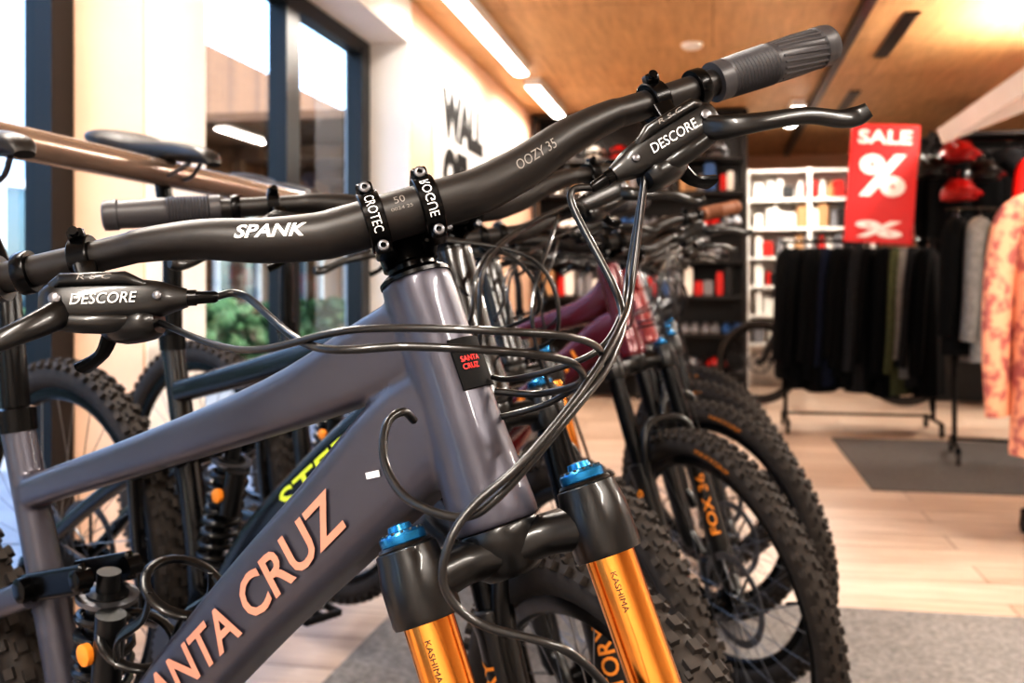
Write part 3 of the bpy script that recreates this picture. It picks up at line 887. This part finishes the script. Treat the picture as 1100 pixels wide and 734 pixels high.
gs = [(-.55+i*.12, 1.0, random.uniform(.75, 1.0), .55, m_, 84+random.uniform(-6, 6)) for i, m_ in enumerate([0, 4, 3, 0, 3, 1, 3, 4, 0, 5])]
rack('clothes_rack', 2.00, 6.5, -8, 1.25, 1.5, gs, .008)
gs = [(-.40, 1.0, 1.02, .8, 6, 8), (-.20, 1.0, 1.0, .8, 2, 20), (0, 1, .95, .7, 5, 70), (.15, 1, .95, .7, 4, 75), (.3, 1, .95, .7, 0, 80)]
rack('clothes_rack', 1.80, 4.40, 0, 1.1, 1.45, gs)

e = empty('jacket_display', RM.copy())
gm = MB()
random.seed(8)
for i, (u_, z_, mi, L) in enumerate([(1.95, 2.15, 0, .9), (2.2, 2.1, 0, .9), (2.4, 2.2, 1, .9), (2.65, 2.1, 5, 1.), (2.9, 2.15, 5, .9), (3.15, 2.1, 0, .9), (3.4, 2.1, 5, .9)]):
    garment(gm, Matrix.Translation((u_, 9.1, z_)) @ Matrix.Rotation(rad(random.uniform(-25, 25)), 4, 'Z'), .8, L, .7, mi)
gm.tube([(1.8, 9.1, 2.22), (3.6, 9.1, 2.22)], .012, 0, 8)
gm.tube([(1.8, 9.1, 2.22), (1.8, 9.1, 0)], .015, 0, 8)
gm.tube([(3.6, 9.1, 2.22), (3.6, 9.1, 0)], .015, 0, 8)
gm.obj('garments', CL+[M_chrome], e)
M_hel = mat('red_helmet_shell', (160, 24, 22), .35)
for (x, y, z, m_) in ((3.50, 8.05, 2.07, M_hel), (3.49, 8.0, 1.76, M_hel), (3.30, 8.1, 1.95, M_black), (3.72, 8.1, 1.92, M_black)):
    hm = MB(); helmet(hm, (0, 0, 0), 1.2, 1); hm.tube([(0, 0, .05), (0, 0, .20)], .003, 0, 6)
    o = hm.obj('red_helmet' if m_ is M_hel else 'black_helmet', [m_, m_]); o.location = (x, y, z)

sg = MB()
sg.box((0, 0, 0), (.46, .012, .84), 0)
def sp(cx, cz): return plane_map((cx, -.0075, cz), (1, 0, 0), (0, 0, 1))
text_mesh(sg, 'SALE', .36, .10, sp(0, .33), 1, offset=.03)
text_mesh(sg, '%', .32, .30, sp(0, .06), 1, offset=.04)
text_mesh(sg, '%', .32, .12, sp(0, -.32), 1, offset=.04)
sg.tube([(0, .01, -.42), (0, .01, -.50)], .012, 2, 8)
so = sg.obj('sale_sign', [mat('sign_red', (195, 26, 30), .4), M_white, M_anod], None, smooth=False)
so.matrix_world = Matrix.Translation((2.60, 7.20, 1.77)) @ Matrix.Rotation(rad(4), 4, 'Y') @ Matrix.Rotation(rad(-14), 4, 'Z')

# ------------------------------------------------------------------ outside
M_out = mat('street_paving', (150, 152, 156), .8, noise=.1, nscale=3)
rbx('street', -14, -2.2, -8, 26, -.25, -.15, M_out)
M_fw = plank_mat('facade_wood', (128, 92, 60), (100, 70, 46), (44, 30, 20), 3, .18, .6)
M_fp = mat('facade_plaster', (150, 172, 194), .8, noise=.08, nscale=2)
M_fg = mat('facade_glass', (60, 84, 100), .1, .4)
fe = empty('house_facade', RM.copy())
fb = MB()
fb.box((-7.2, 1.5, 1.2), (.3, 20, 2.6), 3)
fb.box((-7.2, 18, 1.2), (.34, 13, 2.6), 0)
fb.box((-7.2, 1.5, 3.5), (.34, 20, 2.0), 3)
fb.box((-7.2, 18, 3.5), (.34, 13, 2.0), 0)
for i in range(12):
    v0 = -4+i*2.6
    fb.box((-7.00, v0, 1.3), (.06, 1.3, 1.5), 1)
    for q in (-.68, 0, .68): fb.box((-6.95, v0+q, 1.3), (.08, .07, 1.6), 2)
    for q in (.5, 2.1): fb.box((-6.95, v0, q), (.08, 1.44, .07), 2)
    if v0 > 9:
        fb.box((-6.3, v0+1.3, 1.4), (.14, .14, 3.1), 0)
        fb.box((-5.2, v0+1.3, 2.85), (3.6, .14, .18), 0)
fb.box((-5.2, 18, 3.02), (3.8, 14, .10), 0)
fb.obj('facade', [M_fw, M_fg, M_white, M_fp], fe, smooth=False)
random.seed(5)
tr = MB()
for i in range(18):
    cu_, cv_ = -5.6+random.uniform(-.3, .3), -1+i*1.0
    for k in range(60):
        rr_ = random.uniform(.06, .14)
        tr.ell((cu_+random.gauss(0, .22), cv_+random.gauss(0, .3), .1+random.uniform(0, .75)), (rr_, rr_, rr_*.6), 0, 7, 4, R=Matrix.Rotation(random.uniform(-1, 1), 3, 'X'))
to = tr.obj('hedge', [mat('hedge_leaves', (70, 96, 58), .8, noise=.5, nscale=25)]); to.matrix_world = RM

w = bpy.data.worlds.new('world'); scene.world = w; w.use_nodes = True
nt = w.node_tree; bg = nt.nodes['Background']
sky = nt.nodes.new('ShaderNodeTexSky'); sky.sky_type = 'NISHITA'; sky.sun_elevation = rad(45); sky.sun_rotation = rad(120); sky.sun_disc = False
nt.links.new(sky.outputs[0], bg.inputs['Color']); bg.inputs['Strength'].default_value = .9
S = bpy.data.lights.new('sun', 'SUN'); S.energy = 4; S.angle = rad(1); S.color = (1, .96, .9)
so = bpy.data.objects.new('sun', S); COL.objects.link(so)
so.rotation_euler = (rad(0), rad(42), rad(-40))

scene.view_settings.view_transform = 'Standard'
for lk in ('High Contrast', 'Medium High Contrast'):
    try:
        scene.view_settings.look = lk
        break
    except Exception as ex:
        pass
scene.view_settings.exposure = .25
